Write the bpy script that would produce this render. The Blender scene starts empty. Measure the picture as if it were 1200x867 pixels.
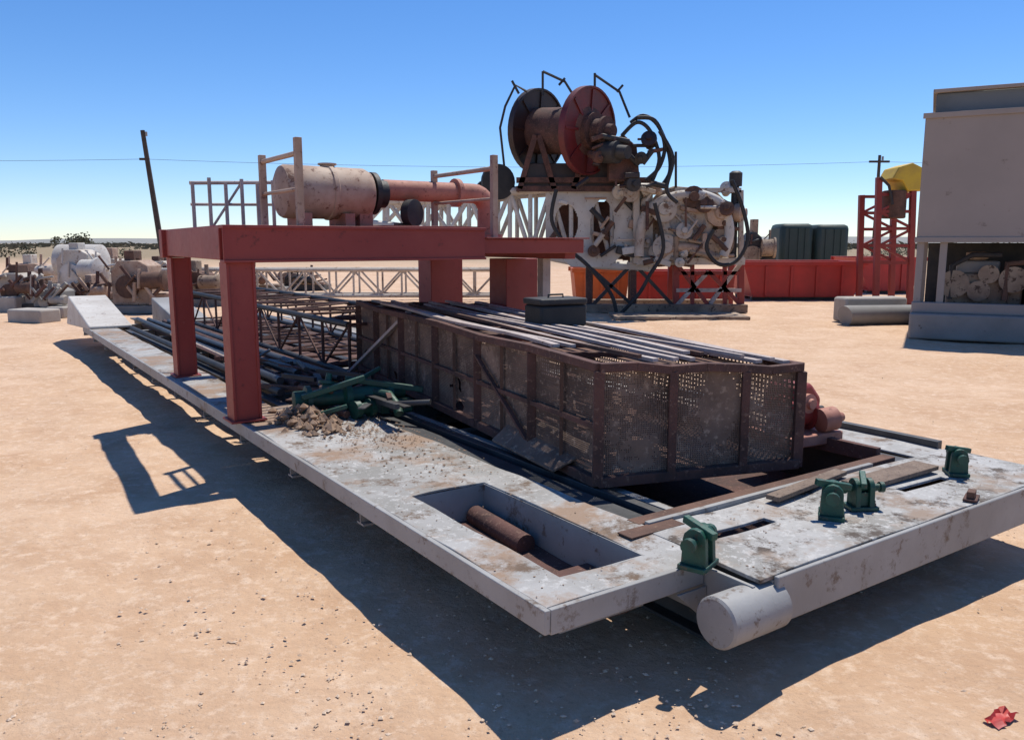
import bpy, bmesh, math, random
from mathutils import Vector, Matrix, noise
random.seed(7)
R=math.radians
scene=bpy.context.scene
COL=scene.collection
# ---------------------------------------------------------------- camera
H=1.85; PIT=R(8.9); Cc=math.cos(PIT); Ss=math.sin(PIT); FPX=950.0
cd=bpy.data.cameras.new("camera"); cam=bpy.data.objects.new("camera",cd); COL.objects.link(cam)
cam.location=(0,0,H); cam.rotation_euler=(R(90)-PIT,0,0)
cd.sensor_width=36; cd.lens=FPX/1200*36; cd.clip_end=6000; cd.clip_start=.05
scene.camera=cam
def ray(u,v):
    b=(v-433.5)/FPX
    return Vector(((u-600)/FPX, Cc-Ss*b, -Ss-Cc*b))
CAM=Vector((0,0,H))
def pt(u,v,Y):
    r=ray(u,v); return CAM+r*(Y/r.y)
def gp(u,v,z=0.0):
    r=ray(u,v); return CAM+r*((z-H)/r.z)
ID=Matrix.Identity(4)
SK=Matrix.Translation((.133,2.97,0))@Matrix.Rotation(R(34.45),4,'Z')
SKI=SK.inverted()
def sk(u,v,z=.45): return SKI@gp(u,v,z)
# ---------------------------------------------------------------- world / sun
w=bpy.data.worlds.new("World"); scene.world=w; w.use_nodes=True
nt=w.node_tree; nt.nodes.clear()
so=nt.nodes.new('ShaderNodeOutputWorld'); bg=nt.nodes.new('ShaderNodeBackground'); sky=nt.nodes.new('ShaderNodeTexSky')
sky.sky_type='NISHITA'; sky.sun_disc=False
SUN=Vector((.22,.40,1.0)).normalized()
sky.sun_elevation=math.asin(SUN.z); sky.sun_rotation=math.atan2(SUN.x,SUN.y)
sky.air_density=1.0; sky.dust_density=.0; sky.ozone_density=4.5; sky.altitude=1200
hs_=nt.nodes.new('ShaderNodeHueSaturation'); hs_.inputs['Saturation'].default_value=1.20
mm=nt.nodes.new('ShaderNodeMix'); mm.data_type='RGBA'; mm.blend_type='MULTIPLY'; mm.inputs[0].default_value=1; mm.inputs[7].default_value=(.97,.97,1.08,1)
bg.inputs[1].default_value=.135
nt.links.new(sky.outputs[0],hs_.inputs['Color']); nt.links.new(hs_.outputs[0],mm.inputs[6]); nt.links.new(mm.outputs[2],bg.inputs[0]); nt.links.new(bg.outputs[0],so.inputs[0])
sl=bpy.data.lights.new("sun",'SUN'); sl.energy=5.0; sl.angle=R(.6); sl.color=(1,.95,.86)
sun=bpy.data.objects.new("sun",sl); COL.objects.link(sun); sun.location=(20,30,60)
sun.rotation_euler=SUN.to_track_quat('Z','Y').to_euler()
scene.view_settings.view_transform='Standard'; scene.view_settings.look='None'; scene.view_settings.exposure=0
# ---------------------------------------------------------------- materials
def mat(name,base,var,spot=None,thr=.58,scale=2.5,fine=30,rough=.7,metal=0,bump=.25,spot2=None,thr2=.62,dist=.01,soft=.06,s2=None,lo=.38,hi=.62,spot3=None,thr3=.55,s3=1.5):
    m=bpy.data.materials.new(name); m.use_nodes=True; n=m.node_tree.nodes; L=m.node_tree.links; n.clear()
    o=n.new('ShaderNodeOutputMaterial'); p=n.new('ShaderNodeBsdfPrincipled'); L.new(p.outputs[0],o.inputs[0])
    tc=n.new('ShaderNodeTexCoord')
    def nz(s,d=8,r=.6,off=0):
        mp=n.new('ShaderNodeMapping'); mp.inputs['Location'].default_value=(off,off*.7,off*1.3)
        L.new(tc.outputs['Object'],mp.inputs[0])
        x=n.new('ShaderNodeTexNoise'); x.inputs['Scale'].default_value=s; x.inputs['Detail'].default_value=d; x.inputs['Roughness'].default_value=r
        L.new(mp.outputs[0],x.inputs['Vector']); return x
    def ramp(x,a,b):
        r=n.new('ShaderNodeMapRange'); r.inputs[1].default_value=a; r.inputs[2].default_value=b; L.new(x.outputs[0],r.inputs[0]); return r
    def mix(f,a,b):
        x=n.new('ShaderNodeMix'); x.data_type='RGBA'; L.new(f.outputs[0],x.inputs[0])
        for s,c in ((6,a),(7,b)):
            if isinstance(c,tuple): x.inputs[s].default_value=(*c,1)
            else: L.new(c.outputs[2],x.inputs[s])
        return x
    c=mix(ramp(nz(scale),lo,hi),base,var)
    f1=nz(fine,6,.7,3.1)
    if spot: c=mix(ramp(f1,thr,thr+soft),c,spot)
    if spot2: c=mix(ramp(nz(s2 or fine*.3,9,.78,9.7),thr2,thr2+soft),c,spot2)
    if spot3: c=mix(ramp(nz(s3,10,.72,15.3),thr3,thr3+.10),c,spot3)
    L.new(c.outputs[2],p.inputs['Base Color'])
    rr=n.new('ShaderNodeMapRange'); rr.inputs[3].default_value=max(0,rough-.12); rr.inputs[4].default_value=min(1,rough+.15); L.new(f1.outputs[0],rr.inputs[0]); L.new(rr.outputs[0],p.inputs['Roughness'])
    p.inputs['Metallic'].default_value=metal
    bp=n.new('ShaderNodeBump'); bp.inputs['Strength'].default_value=bump; bp.inputs['Distance'].default_value=dist; L.new(f1.outputs[0],bp.inputs['Height']); L.new(bp.outputs[0],p.inputs['Normal'])
    return m
M={}
M['deck']=mat('worn grey deck',(.37,.36,.345),(.24,.23,.21),(.45,.44,.42),.54,1.1,20,.8,0,.35,(.13,.085,.055),.52,.008,.09,3.2,.42,.60,(.28,.19,.13),.49,1.3)
M['deck2']=mat('worn grey front deck',(.38,.37,.355),(.25,.24,.22),(.46,.45,.43),.53,1.7,24,.8,0,.35,(.075,.055,.042),.525,.008,.08,4.5,.42,.60,(.27,.20,.15),.51,1.6)
M['greypaint']=mat('grey steel paint',(.33,.325,.315),(.25,.24,.225),(.15,.11,.085),.59,1.3,11,.6,0,.3,(.12,.085,.06),.57,.01,.08,2.8)
M['red']=mat('oxide red paint',(.235,.027,.021),(.28,.040,.030),(.15,.025,.02),.60,1.3,14,.55,0,.25,(.33,.11,.08),.65,.01,.08)
M['brightred']=mat('bright red paint',(.48,.035,.028),(.36,.03,.025),(.2,.05,.03),.62,1.2,12,.5)
M['rust']=mat('rusty steel',(.15,.078,.053),(.08,.045,.033),(.22,.145,.10),.58,3,40,.9,0,.6,(.03,.02,.017),.60,.01,.1)
M['mesh']=mat('grimy sandy mesh',(.25,.165,.12),(.11,.072,.055),(.35,.25,.185),.55,1.8,26,.9,0,.5,(.38,.28,.21),.57,.01,.10,3.0)
M['darkrust']=mat('dark rust',(.12,.054,.042),(.06,.032,.026),(.19,.11,.08),.57,4,30,.85,0,.6)
M['palebar']=mat('weathered pale bar',(.50,.43,.39),(.34,.27,.235),(.12,.075,.055),.60,3,25,.8,0,.4)
M['dark']=mat('dark steel',(.028,.028,.03),(.05,.045,.042),(.10,.07,.05),.64,4,30,.6,.2)
M['bluesteel']=mat('grey black steel',(.045,.047,.05),(.08,.08,.082),(.14,.11,.09),.62,4,30,.5,.3)
M['black']=mat('black rubber',(.014,.014,.015),(.025,.024,.023),None,.6,5,40,.6)
M['white']=mat('worn white paint',(.58,.55,.50),(.44,.40,.35),(.22,.12,.075),.60,1.2,10,.6,0,.3,(.13,.075,.05),.60)
M['dirtywhite']=mat('dirty white steel',(.54,.49,.42),(.38,.31,.25),(.19,.11,.07),.57,1.0,7,.7,0,.3,(.14,.08,.05),.575,.01,.08,1.6)
M['tan']=mat('dusty tan paint',(.47,.35,.26),(.33,.21,.145),(.15,.065,.04),.58,2.5,14,.7,0,.3,(.14,.06,.035),.57,.01,.08,5)
M['pinkrust']=mat('faded salmon primer',(.46,.20,.14),(.34,.14,.095),(.15,.06,.035),.60,4,20,.7)
M['green']=mat('dark green enamel',(.009,.078,.050),(.012,.05,.036),(.05,.045,.03),.58,8,40,.5,0,.3,(.10,.075,.05),.60)
M['greytan']=mat('machinery grime',(.36,.27,.19),(.20,.135,.095),(.08,.05,.035),.56,1.5,9,.8,0,.4)
M['slabgrey']=mat('dull grey base steel',(.27,.255,.235),(.20,.19,.175),(.13,.11,.09),.64,.8,6,.85)
M['concrete']=mat('concrete',(.42,.38,.33),(.33,.29,.25),(.22,.17,.14),.62,1.6,20,.9)
M['wood']=mat('weathered wood',(.22,.16,.12),(.15,.105,.08),(.09,.065,.05),.56,6,50,.9,0,.5,(.33,.27,.21),.58)
M['container']=mat('warm grey cladding',(.315,.27,.24),(.27,.235,.21),(.21,.17,.15),.62,.4,3,.7,0,.05)
M['roofunit']=mat('blue grey roof unit',(.13,.15,.16),(.10,.115,.12),None,.6,1,8,.6)
M['orange']=mat('orange paint',(.60,.13,.03),(.45,.10,.03),(.2,.08,.04),.64,1.5,12,.6)
M['yellow']=mat('yellow paint',(.65,.45,.04),(.5,.33,.05),None,.6,2,12,.6)
M['tankgreen']=mat('dark green tank',(.02,.045,.038),(.03,.05,.045),None,.6,1,8,.6)
M['pole']=mat('creosote pole wood',(.045,.035,.03),(.07,.055,.045),None,.6,3,20,.9)
M['bark']=M['pole']
M['leaf']=mat('dusty foliage',(.085,.085,.05),(.12,.11,.065),(.05,.05,.03),.55,3,8,.9)
M['scrubleaf']=mat('dry scrub',(.19,.15,.09),(.13,.115,.065),(.09,.08,.05),.55,.05,.4,.9)
M['stone']=mat('gravel stone',(.56,.40,.27),(.66,.51,.38),(.40,.27,.18),.6,9,30,.95)
M['dirt']=mat('brown dirt clods',(.26,.16,.10),(.34,.23,.155),(.12,.08,.05),.6,7,30,.95,0,.6)
M['maroon']=mat('maroon reel paint',(.15,.014,.014),(.10,.014,.013),(.07,.02,.015),.6,2,14,.5)
M['blackreel']=mat('black reel',(.035,.016,.014),(.02,.014,.013),(.07,.03,.025),.62,2,14,.5)
M['hill']=mat('hazy hills',(.26,.25,.23),(.22,.22,.20),None,.6,.01,.1,.9)
# ---------------------------------------------------------------- mesh builder
class MB:
    def __init__(s): s.v=[]; s.f=[]
    def add(s,vs,fs):
        n=len(s.v); s.v+=[Vector(v) for v in vs]; s.f+=[tuple(i+n for i in f) for f in fs]; return s
    def hexa(s,p):
        return s.add(p,[(0,3,2,1),(4,5,6,7),(0,1,5,4),(1,2,6,5),(2,3,7,6),(3,0,4,7)])
    def box(s,x0,x1,y0,y1,z0,z1):
        return s.hexa([(x0,y0,z0),(x1,y0,z0),(x1,y1,z0),(x0,y1,z0),(x0,y0,z1),(x1,y0,z1),(x1,y1,z1),(x0,y1,z1)])
    def beam(s,p,q,w,h=None,up=(0,0,1)):
        h=h or w; p=Vector(p); q=Vector(q); d=(q-p).normalized(); up=Vector(up)
        if abs(d.dot(up))>.97: up=Vector((0,1,0)) if abs(d.y)<.9 else Vector((1,0,0))
        a=d.cross(up).normalized(); b=a.cross(d).normalized(); a=a*w/2; b=b*h/2
        return s.hexa([p-a-b,p+a-b,p+a+b,p-a+b,q-a-b,q+a-b,q+a+b,q-a+b])
    def tube(s,p,q,r,r2=None,n=12,cap=True):
        return s.path([p,q],r,n,r2,cap)
    def path(s,pts,r,n=8,r2=None,cap=True):
        pts=[Vector(p) for p in pts]; k=len(pts); n0=len(s.v); prev=None
        for i,p in enumerate(pts):
            d=(pts[min(i+1,k-1)]-pts[max(i-1,0)]).normalized()
            if prev is None:
                up=Vector((0,0,1)) if abs(d.z)<.9 else Vector((1,0,0))
                a=d.cross(up).normalized()
            else:
                a=(prev-d*prev.dot(d)).normalized()
            prev=a; b=d.cross(a)
            rr=r if r2 is None else r+(r2-r)*i/(k-1)
            for j in range(n):
                t=2*math.pi*j/n; s.v.append(p+a*math.cos(t)*rr+b*math.sin(t)*rr)
        for i in range(k-1):
            for j in range(n):
                a0=n0+i*n+j; a1=n0+i*n+(j+1)%n; s.f.append((a0,a1,a1+n,a0+n))
        if cap:
            s.f.append(tuple(n0+j for j in reversed(range(n)))); s.f.append(tuple(n0+(k-1)*n+j for j in range(n)))
        return s
    def lathe(s,c,axis,prof,n=24):
        c=Vector(c); d=Vector(axis).normalized(); up=Vector((0,0,1)) if abs(d.z)<.9 else Vector((1,0,0))
        a=d.cross(up).normalized(); b=d.cross(a); n0=len(s.v); k=len(prof)
        for (t,r) in prof:
            for j in range(n):
                g=2*math.pi*j/n; s.v.append(c+d*t+a*math.cos(g)*r+b*math.sin(g)*r)
        for i in range(k-1):
            for j in range(n):
                a0=n0+i*n+j; a1=n0+i*n+(j+1)%n; s.f.append((a0,a1,a1+n,a0+n))
        s.f.append(tuple(n0+j for j in reversed(range(n)))); s.f.append(tuple(n0+(k-1)*n+j for j in range(n)))
        return s
    def prism(s,poly,vec):
        n=len(poly); vec=Vector(vec); a=[Vector(p) for p in poly]
        return s.add(a+[p+vec for p in a],[tuple(reversed(range(n))),tuple(range(n,2*n))]+[(i,(i+1)%n,n+(i+1)%n,n+i) for i in range(n)])
    def ibeam(s,p,q,h,w,tf=.012,tw=.01):
        p=Vector(p); q=Vector(q); d=(q-p).normalized(); z=Vector((0,0,1)); 
        if abs(d.z)>.9: z=Vector((0,1,0))
        s.beam(p+z*(h/2-tf/2),q+z*(h/2-tf/2),w,tf,z); s.beam(p-z*(h/2-tf/2),q-z*(h/2-tf/2),w,tf,z)
        return s.beam(p,q,tw,h-2*tf+.004,z)
    def plate(s,xs,ys,z0,z1,hole=lambda x,y:False,warp=0):
        n0=len(s.v); nx=len(xs); ny=len(ys)
        for z in (z1,z0):
            for y in ys:
                for x in xs:
                    dz=warp*noise.noise(Vector((x*2.1,y*2.1,.3))) if warp else 0
                    s.v.append(Vector((x,y,z+dz)))
        T=lambda i,j:n0+j*nx+i; B=lambda i,j:n0+nx*ny+j*nx+i
        solid={}
        for j in range(ny-1):
            for i in range(nx-1):
                solid[i,j]=not hole((xs[i]+xs[i+1])/2,(ys[j]+ys[j+1])/2)
        for (i,j),ok in solid.items():
            if not ok: continue
            s.f.append((T(i,j),T(i+1,j),T(i+1,j+1),T(i,j+1))); s.f.append((B(i,j),B(i,j+1),B(i+1,j+1),B(i+1,j)))
            if not solid.get((i-1,j)): s.f.append((T(i,j),T(i,j+1),B(i,j+1),B(i,j)))
            if not solid.get((i+1,j)): s.f.append((T(i+1,j),B(i+1,j),B(i+1,j+1),T(i+1,j+1)))
            if not solid.get((i,j-1)): s.f.append((T(i,j),B(i,j),B(i+1,j),T(i+1,j)))
            if not solid.get((i,j+1)): s.f.append((T(i,j+1),T(i+1,j+1),B(i+1,j+1),B(i,j+1)))
        return s
def lin(a,b,n): return [a+(b-a)*i/n for i in range(n+1)]
WM={}
def build(name,mb,m,parent=None,F=ID,bev=0,flat=False):
    P=[F@v for v in mb.v]
    if parent is not None:
        inv=WM[parent.name].inverted(); base=WM[parent.name]; loc=None
    else:
        xs=[p.x for p in P]; ys=[p.y for p in P]; zs=[p.z for p in P]
        loc=Vector(((min(xs)+max(xs))/2,(min(ys)+max(ys))/2,min(zs))); base=Matrix.Translation(loc); inv=base.inverted()
    me=bpy.data.meshes.new(name); me.from_pydata([inv@p for p in P],[],mb.f); 
    bm=bmesh.new(); bm.from_mesh(me); bmesh.ops.recalc_face_normals(bm,faces=bm.faces); bm.to_mesh(me); bm.free()
    me.materials.append(M[m])
    if not flat:
        me.polygons.foreach_set('use_smooth',[True]*len(me.polygons)); me.set_sharp_from_angle(angle=R(35))
    o=bpy.data.objects.new(name,me); COL.objects.link(o)
    if parent is not None: o.parent=parent
    else: o.location=loc
    WM[o.name]=base
    if bev:
        b=o.modifiers.new('bevel','BEVEL'); b.width=bev; b.segments=2; b.limit_method='ANGLE'
    return o
def tag(o,label=None,cat=None,group=None,kind=None):
    if label: o['label']=label
    if cat: o['category']=cat
    if group: o['group']=group
    if kind: o['kind']=kind
    return o
def thing(name,label,cat,loc,F=ID,rz=0,group=None):
    o=bpy.data.objects.new(name,None); COL.objects.link(o); o.empty_display_size=.2
    p=F@Vector(loc); a=F.to_euler().z+rz
    o.location=p; o.rotation_euler=(0,0,a)
    WM[o.name]=Matrix.Translation(p)@Matrix.Rotation(a,4,'Z')
    return tag(o,label,cat,group)
# ---------------------------------------------------------------- ground
def axis(lim,near,step):
    a=[0.0]; s=step
    while a[-1]<lim:
        a.append(a[-1]+s)
        if a[-1]>near: s*=1.16
    return a
xa=axis(3000,13,.085); xs=[-x for x in reversed(xa[1:])]+xa
ys=[-60,-30,-12,-4]+[ -1+y for y in axis(3500,13,.085)]
mb=MB(); nx=len(xs)
for y in ys:
    for x in xs:
        d=math.hypot(x,y); z=0
        if d<60:
            z=.034*noise.noise(Vector((x*.5,y*.5,1)))+.022*noise.noise(Vector((x*1.7,y*1.7,5)))+.011*noise.noise(Vector((x*4.5,y*4.5,9)))-.01
            for off in (0,1.55):   # shallow tyre ruts
                e=abs(x+5.2+off-.25*y+.5*math.sin(y*.3)); 
                if e<.16: z-=.022*(1-e/.16)*(.6+.4*math.sin(y*14))
        mb.v.append(Vector((x,y,z)))
for j in range(len(ys)-1):
    for i in range(nx-1): mb.f.append((j*nx+i,j*nx+i+1,(j+1)*nx+i+1,(j+1)*nx+i))
def ground_mat():
    m=bpy.data.materials.new('sandy ground'); m.use_nodes=True; n=m.node_tree.nodes; L=m.node_tree.links; p=n['Principled BSDF']
    g=n.new('ShaderNodeNewGeometry')
    def nz(s,d,r=.6):
        x=n.new('ShaderNodeTexNoise'); x.inputs['Scale'].default_value=s; x.inputs['Detail'].default_value=d; x.inputs['Roughness'].default_value=r; L.new(g.outputs['Position'],x.inputs['Vector']); return x.outputs[0]
    def mr(x,a,b,c=0,d=1):
        r=n.new('ShaderNodeMapRange'); r.inputs[1].default_value=a; r.inputs[2].default_value=b; r.inputs[3].default_value=c; r.inputs[4].default_value=d; L.new(x,r.inputs[0]); return r.outputs[0]
    def mix(f,a,b):
        x=n.new('ShaderNodeMix'); x.data_type='RGBA'; L.new(f,x.inputs[0])
        for s,c in ((6,a),(7,b)):
            if isinstance(c,tuple): x.inputs[s].default_value=(*c,1)
            else: L.new(c,x.inputs[s])
        return x.outputs[2]
    c=mix(mr(nz(.45,6),.35,.65),(.55,.355,.215),(.64,.445,.30))
    c=mix(mr(nz(1.4,8,.7),.42,.66),c,(.50,.31,.185))
    c=mix(mr(nz(9,8,.78),.50,.66),c,(.69,.51,.365))
    c=mix(mr(nz(30,6,.75),.58,.70),c,(.40,.255,.165))
    sp=n.new('ShaderNodeSeparateXYZ'); L.new(g.outputs['Position'],sp.inputs[0])
    nn=nz(.04,4); ma=n.new('ShaderNodeMath'); ma.operation='MULTIPLY_ADD'; L.new(nn,ma.inputs[0]); ma.inputs[1].default_value=40; L.new(sp.outputs[1],ma.inputs[2])
    c=mix(mr(ma.outputs[0],75,130),c,(.27,.20,.115))
    L.new(c,p.inputs['Base Color']); p.inputs['Roughness'].default_value=.95
    v=n.new('ShaderNodeTexVoronoi'); v.inputs['Scale'].default_value=26; L.new(g.outputs['Position'],v.inputs['Vector'])
    ad=n.new('ShaderNodeMath'); ad.operation='SUBTRACT'; L.new(nz(14,8,.75),ad.inputs[0]); L.new(mr(v.outputs[0],0,.8,0,.15),ad.inputs[1])
    b=n.new('ShaderNodeBump'); b.inputs['Strength'].default_value=.6; b.inputs['Distance'].default_value=.035; L.new(ad.outputs[0],b.inputs['Height']); L.new(b.outputs[0],p.inputs['Normal'])
    return m
M['ground']=ground_mat()
g=build('ground',mb,'ground'); tag(g,kind='structure',label='pale orange sandy ground of the yard',cat='ground')
OCT=[(1,0,0),(-1,0,0),(0,1,0),(0,-1,0),(0,0,1),(0,0,-1)]; OF=[(0,2,4),(2,1,4),(1,3,4),(3,0,4),(2,0,5),(1,2,5),(3,1,5),(0,3,5)]
def pebble(mb,c,r,fl=.6):
    a=random.random()*6.3; ca,sa=math.cos(a),math.sin(a); vs=[]
    for x,y,z in OCT:
        k=r*random.uniform(.65,1.25); X,Y,Z=x*k,y*k*.8,z*k*fl
        vs.append((c[0]+X*ca-Y*sa,c[1]+X*sa+Y*ca,c[2]+Z))
    mb.add(vs,OF)
mb=MB()
for i in range(5000):
    u=random.uniform(-60,1260); v=random.uniform(395,880)
    p=gp(u,v)
    if random.random()>1.3/(p.y*.25+.6): continue
    if noise.noise(Vector((p.x*.9,p.y*.9,4)))<-.12 and random.random()<.7: continue
    pebble(mb,(p.x,p.y,-.005),random.choice([.004,.004,.005,.006,.007,.010,.013])*random.uniform(.8,1.3),.45)
tag(build('gravel',mb,'stone',flat=True),'loose gravel scattered over the sandy ground','gravel',kind='stuff')
# ---------------------------------------------------------------- THE SKID
ZD=.45
t=thing('steel_skid','long grey steel rig skid lying across the sandy yard','skid',(1.85,7.5,0),SK); SKID=t
inhole=lambda x,y:.22<x<.70 and .2<y<1.55
mb=MB().plate(sorted(set(lin(0,.22,2)+lin(.22,.70,4)+lin(.70,.95,2))),sorted(set(lin(0,.2,2)+lin(.2,1.55,10)+lin(1.55,4.5,22))),ZD-.014,ZD,inhole,.018)
wing=build('side_deck',mb,'deck',t,SK,.003)
mb=MB().box(-.028,.0,-.028,13.2,.352,.452); mb.box(.0,.06,-.0,13.2,.352,.362)
build('edge_channel',mb,'greypaint',t,SK,.004)
mb=MB().box(.003,.86,-.028,-.002,.345,.450); build('end_channel',mb,'greypaint',t,SK,.004)
mb=MB()
for a in ((.216,.226,.19,1.56),(.694,.704,.19,1.56)): mb.box(*a,.21,.443)
for a in ((.222,.698,.192,.202),(.222,.698,1.548,1.558)): mb.box(*a,.212,.441)
mb.box(.217,.703,.191,1.559,.20,.21)  # bottom pan added to keep sun from falling through the opening
build('pocket_liner',mb,'greypaint',t,SK)
build('pocket_dirt',MB().plate(lin(.23,.69,6),lin(.205,1.54,16),.214,.222,warp=.05),'darkrust',t,SK)  # brown dirt floor, coloured darker to deepen the shade in the recess
build('pocket_pipe',MB().tube((.62,1.52,.27),(.60,.98,.26),.06,n=20),'darkrust',t,SK)
build('pocket_bar',MB().box(.23,.69,.48,.58,.23,.28),'darkrust',t,SK,.004)
for x in (1.03,3.28):
    mb=MB().ibeam((x,.0,.225),(x,14.6,.225),.41,.16,.018,.014); build('main_beam',mb,'bluesteel',t,SK,.002)
for x in (.55,2.2):
    mb=MB().ibeam((x,1.7,.30),(x,14,.30),.24,.10); build('stringer',mb,'bluesteel',t,SK)
for k in range(11):
    y=1.9+k*1.2; mb=MB().ibeam((.06,y,.29),(3.66,y,.29),.15,.09); build('cross_beam',mb,'greypaint',t,SK)
slot=lambda x,y:(1.10<x<1.55 and .12<y<.20) or (2.55<x<3.05 and .02<y<.08)
mb=MB().plate(sorted(set([.90,1.0,1.10,1.25,1.40,1.55]+lin(1.55,2.55,6)+[2.8,3.05]+lin(3.05,3.78,5))),[-.30,-.2,-.1,.02,.08,.12,.20,.30,.42],ZD-.014,ZD+.004,slot,.016)
build('front_deck',mb,'deck2',t,SK,.003)
mb=MB().box(.98,3.80,-.33,-.305,.235,.452); mb.box(.98,3.80,-.31,-.18,.237,.25); mb.box(.982,1.0,-.303,.40,.25,.43)
build('front_beam',mb,'greypaint',t,SK,.008)
mb=MB().lathe((.66,-.27,.31),(1,0,0),[(0,.01),(.002,.100),(.012,.110),(.36,.110),(.37,.09)],32); build('pipe_roller',mb,'greypaint',t,SK,.0)
build('gusset',MB().box(.864,.884,-.29,.30,.20,.425),'greypaint',t,SK,.003)
build('gusset',MB().prism([(.68,-.032,.34),(.86,-.032,.34),(.86,-.032,.18)],(0,-.012,0)),'greypaint',t,SK,.002)
mb=MB().box(.93,3.22,.47,.56,.36,.462); build('cross_sill',mb,'rust',t,SK,.004)
build('doubler_plate',MB().box(.76,1.12,.34,.44,.457,.466),'rust',t,SK,.002)
mb=MB().box(.96,2.9,.43,.462,.44,.475); build('sill_angle',mb,'greypaint',t,SK,.002)
mb=MB().plate(lin(3.38,3.72,3),lin(.425,13.2,40),ZD-.014,ZD,lambda x,y:False,.012); build('right_deck',mb,'deck',t,SK,.003)
mb=MB().box(3.70,3.76,.45,13.2,.33,.50); build('right_rail',mb,'bluesteel',t,SK,.004)
mb=MB().box(3.18,3.23,.58,6,.40,.50); build('inner_rail',mb,'darkrust',t,SK,.004)
mb=MB().plate(lin(0,.40,3),lin(4.51,13.2,36),ZD-.014,ZD,lambda x,y:False,.014); build('walkway_strip',mb,'deck',t,SK,.003)
mb=MB().plate(lin(.98,3.2,5),lin(4.2,13.5,20),.375,.385,lambda x,y:noise.noise(Vector((x*1.3,y*1.1,2)))>.28,.01); build('grating_floor',mb,'darkrust',t,SK)
mb=MB().plate(lin(1.12,3.18,4),lin(-.16,4.15,8),.16,.17,warp=.02); build('light_block_pan',mb,'darkrust',t,SK)  # added pan that stops sunlight reaching the ground below the pit
for k,(x,y) in enumerate(((1.18,.6),(1.32,.6))):
    build('side_angle',MB().box(x,x+.06,y,4.2,.38-.03*k,.44-.03*k),['bluesteel','greypaint'][k],t,SK,.003)
mb=MB().hexa([(-.03,12.4,.45),(.62,12.4,.45),(.62,15.6,.28),(-.03,15.6,.28),(-.03,12.4,.50),(.62,12.4,.50),(.62,15.0,.86),(-.03,15.0,.86)])
build('runner_nose',mb,'white',t,SK,.02)
mb=MB().hexa([(1.5,13.2,.0),(2.1,13.2,.0),(2.1,15.4,.3),(1.5,15.4,.3),(1.5,13.2,.45),(2.1,13.2,.45),(2.1,15.4,.75),(1.5,15.4,.75)]); build('runner_nose',mb,'greypaint',t,SK,.02)
mb=MB()
for i in range(1100):
    if random.random()<.65: x,y=random.uniform(.02,.93),random.uniform(.02,4.4)
    else: x,y=random.uniform(.95,3.7),random.uniform(-.28,.4)
    if inhole(x,y) or slot(x,y): continue
    pebble(mb,(x,y,ZD+.006),random.choice([.003,.003,.004,.007]),.35)
for i in range(800):
    pebble(mb,(min(.98,max(.02,random.gauss(.7,.2))),random.gauss(3.3,.7),ZD+.006),random.choice([.005,.006,.009,.013]),.5)
tag(build('rust_flakes',mb,'dirt',F=SK,flat=True),'rust flakes and dirt crumbs lying on the grey deck','debris',kind='stuff')
mb=MB()
for i in range(240):
    a=random.gauss(0,.11); b=random.gauss(0,.2); h=max(0,.17-abs(a)*.5-abs(b)*.3)
    pebble(mb,(.40+a,3.66+b,ZD+random.uniform(0,h)+.01),random.uniform(.018,.055),.75)
tag(build('rubble_heap',mb,'dirt',F=SK,flat=True),'heap of brown dirt clods at the foot of the near red post','rubble',kind='stuff')
random.seed(44)
for k in range(34):
    x=random.uniform(.62,1.20); y=random.uniform(2.9,6.6); a=random.uniform(-.7,.7)+math.pi/2; l=random.uniform(.25,.9); z=.49+random.uniform(0,.18)
    if y<3.9: x=random.uniform(.85,1.12)
    p=Vector((x,y,z)); d=Vector((math.cos(a),math.sin(a),random.uniform(-.12,.12)))*l/2
    mb=MB()
    if k%3==0: mb.tube(p-d,p+d,random.uniform(.015,.035))
    elif k%3==1: mb.beam(p-d,p+d,.06,.012)
    else: mb.beam(p-d,p+d,.04,.04)
    tag(build('scrap_bar',mb,['darkrust','dark','rust','bluesteel'][k%4],None,SK,.002),'short dark scrap steel bar in the tangle between near red post and basket','scrap bar',group='scrap bars in the tangle beside the basket')
# ---------------------------------------------------------------- RED FRAME
t=thing('red_steel_frame','red steel portal frame standing over the grey skid','steel frame',(1.7,5.3,ZD),SK)
def hcol(x,y,sx,sy,z0,z1):
    mb=MB(); tf=.022
    mb.box(x,x+tf,y,y+sy,z0,z1); mb.box(x+sx-tf,x+sx,y,y+sy,z0,z1); mb.box(x+tf-.002,x+sx-tf+.002,y+.012,y+.03,z0+.001,z1-.001)
    mb.box(x-.03,x+sx+.03,y-.03,y+sy+.03,z0-.001,z0+.016)
    build('post',mb,'red',t,SK,.003)
x0=-.07; YF=3.95; YB=6.60
hcol(x0,YF+.02,.22,.20,ZD+.006,1.70); hcol(.07,YB-.07,.20,.2,ZD+.006,1.70)
def ch(x0,x1,y0,y1,z0,z1,name):
    mb=MB().box(x0,x1,y0,y1,z0,z1); build(name,mb,'red',t,SK,.007)
ch(3.16,3.58,4.95,5.29,ZD,1.68,'wide_leg'); ch(3.14,3.60,6.60,6.94,ZD,1.68,'wide_leg')
mb=MB().box(x0-.02,2.25,YF,YF+.015,1.703,1.983); mb.box(x0-.022,2.252,YF-.02,YF+.11,1.96,1.985); mb.box(x0-.022,2.252,YF-.02,YF+.11,1.70,1.72)
build('front_beam',mb,'red',t,SK,.003)
ch(x0+.08,2.25,YB,YB+.13,1.70,1.985,'rear_beam')
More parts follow.
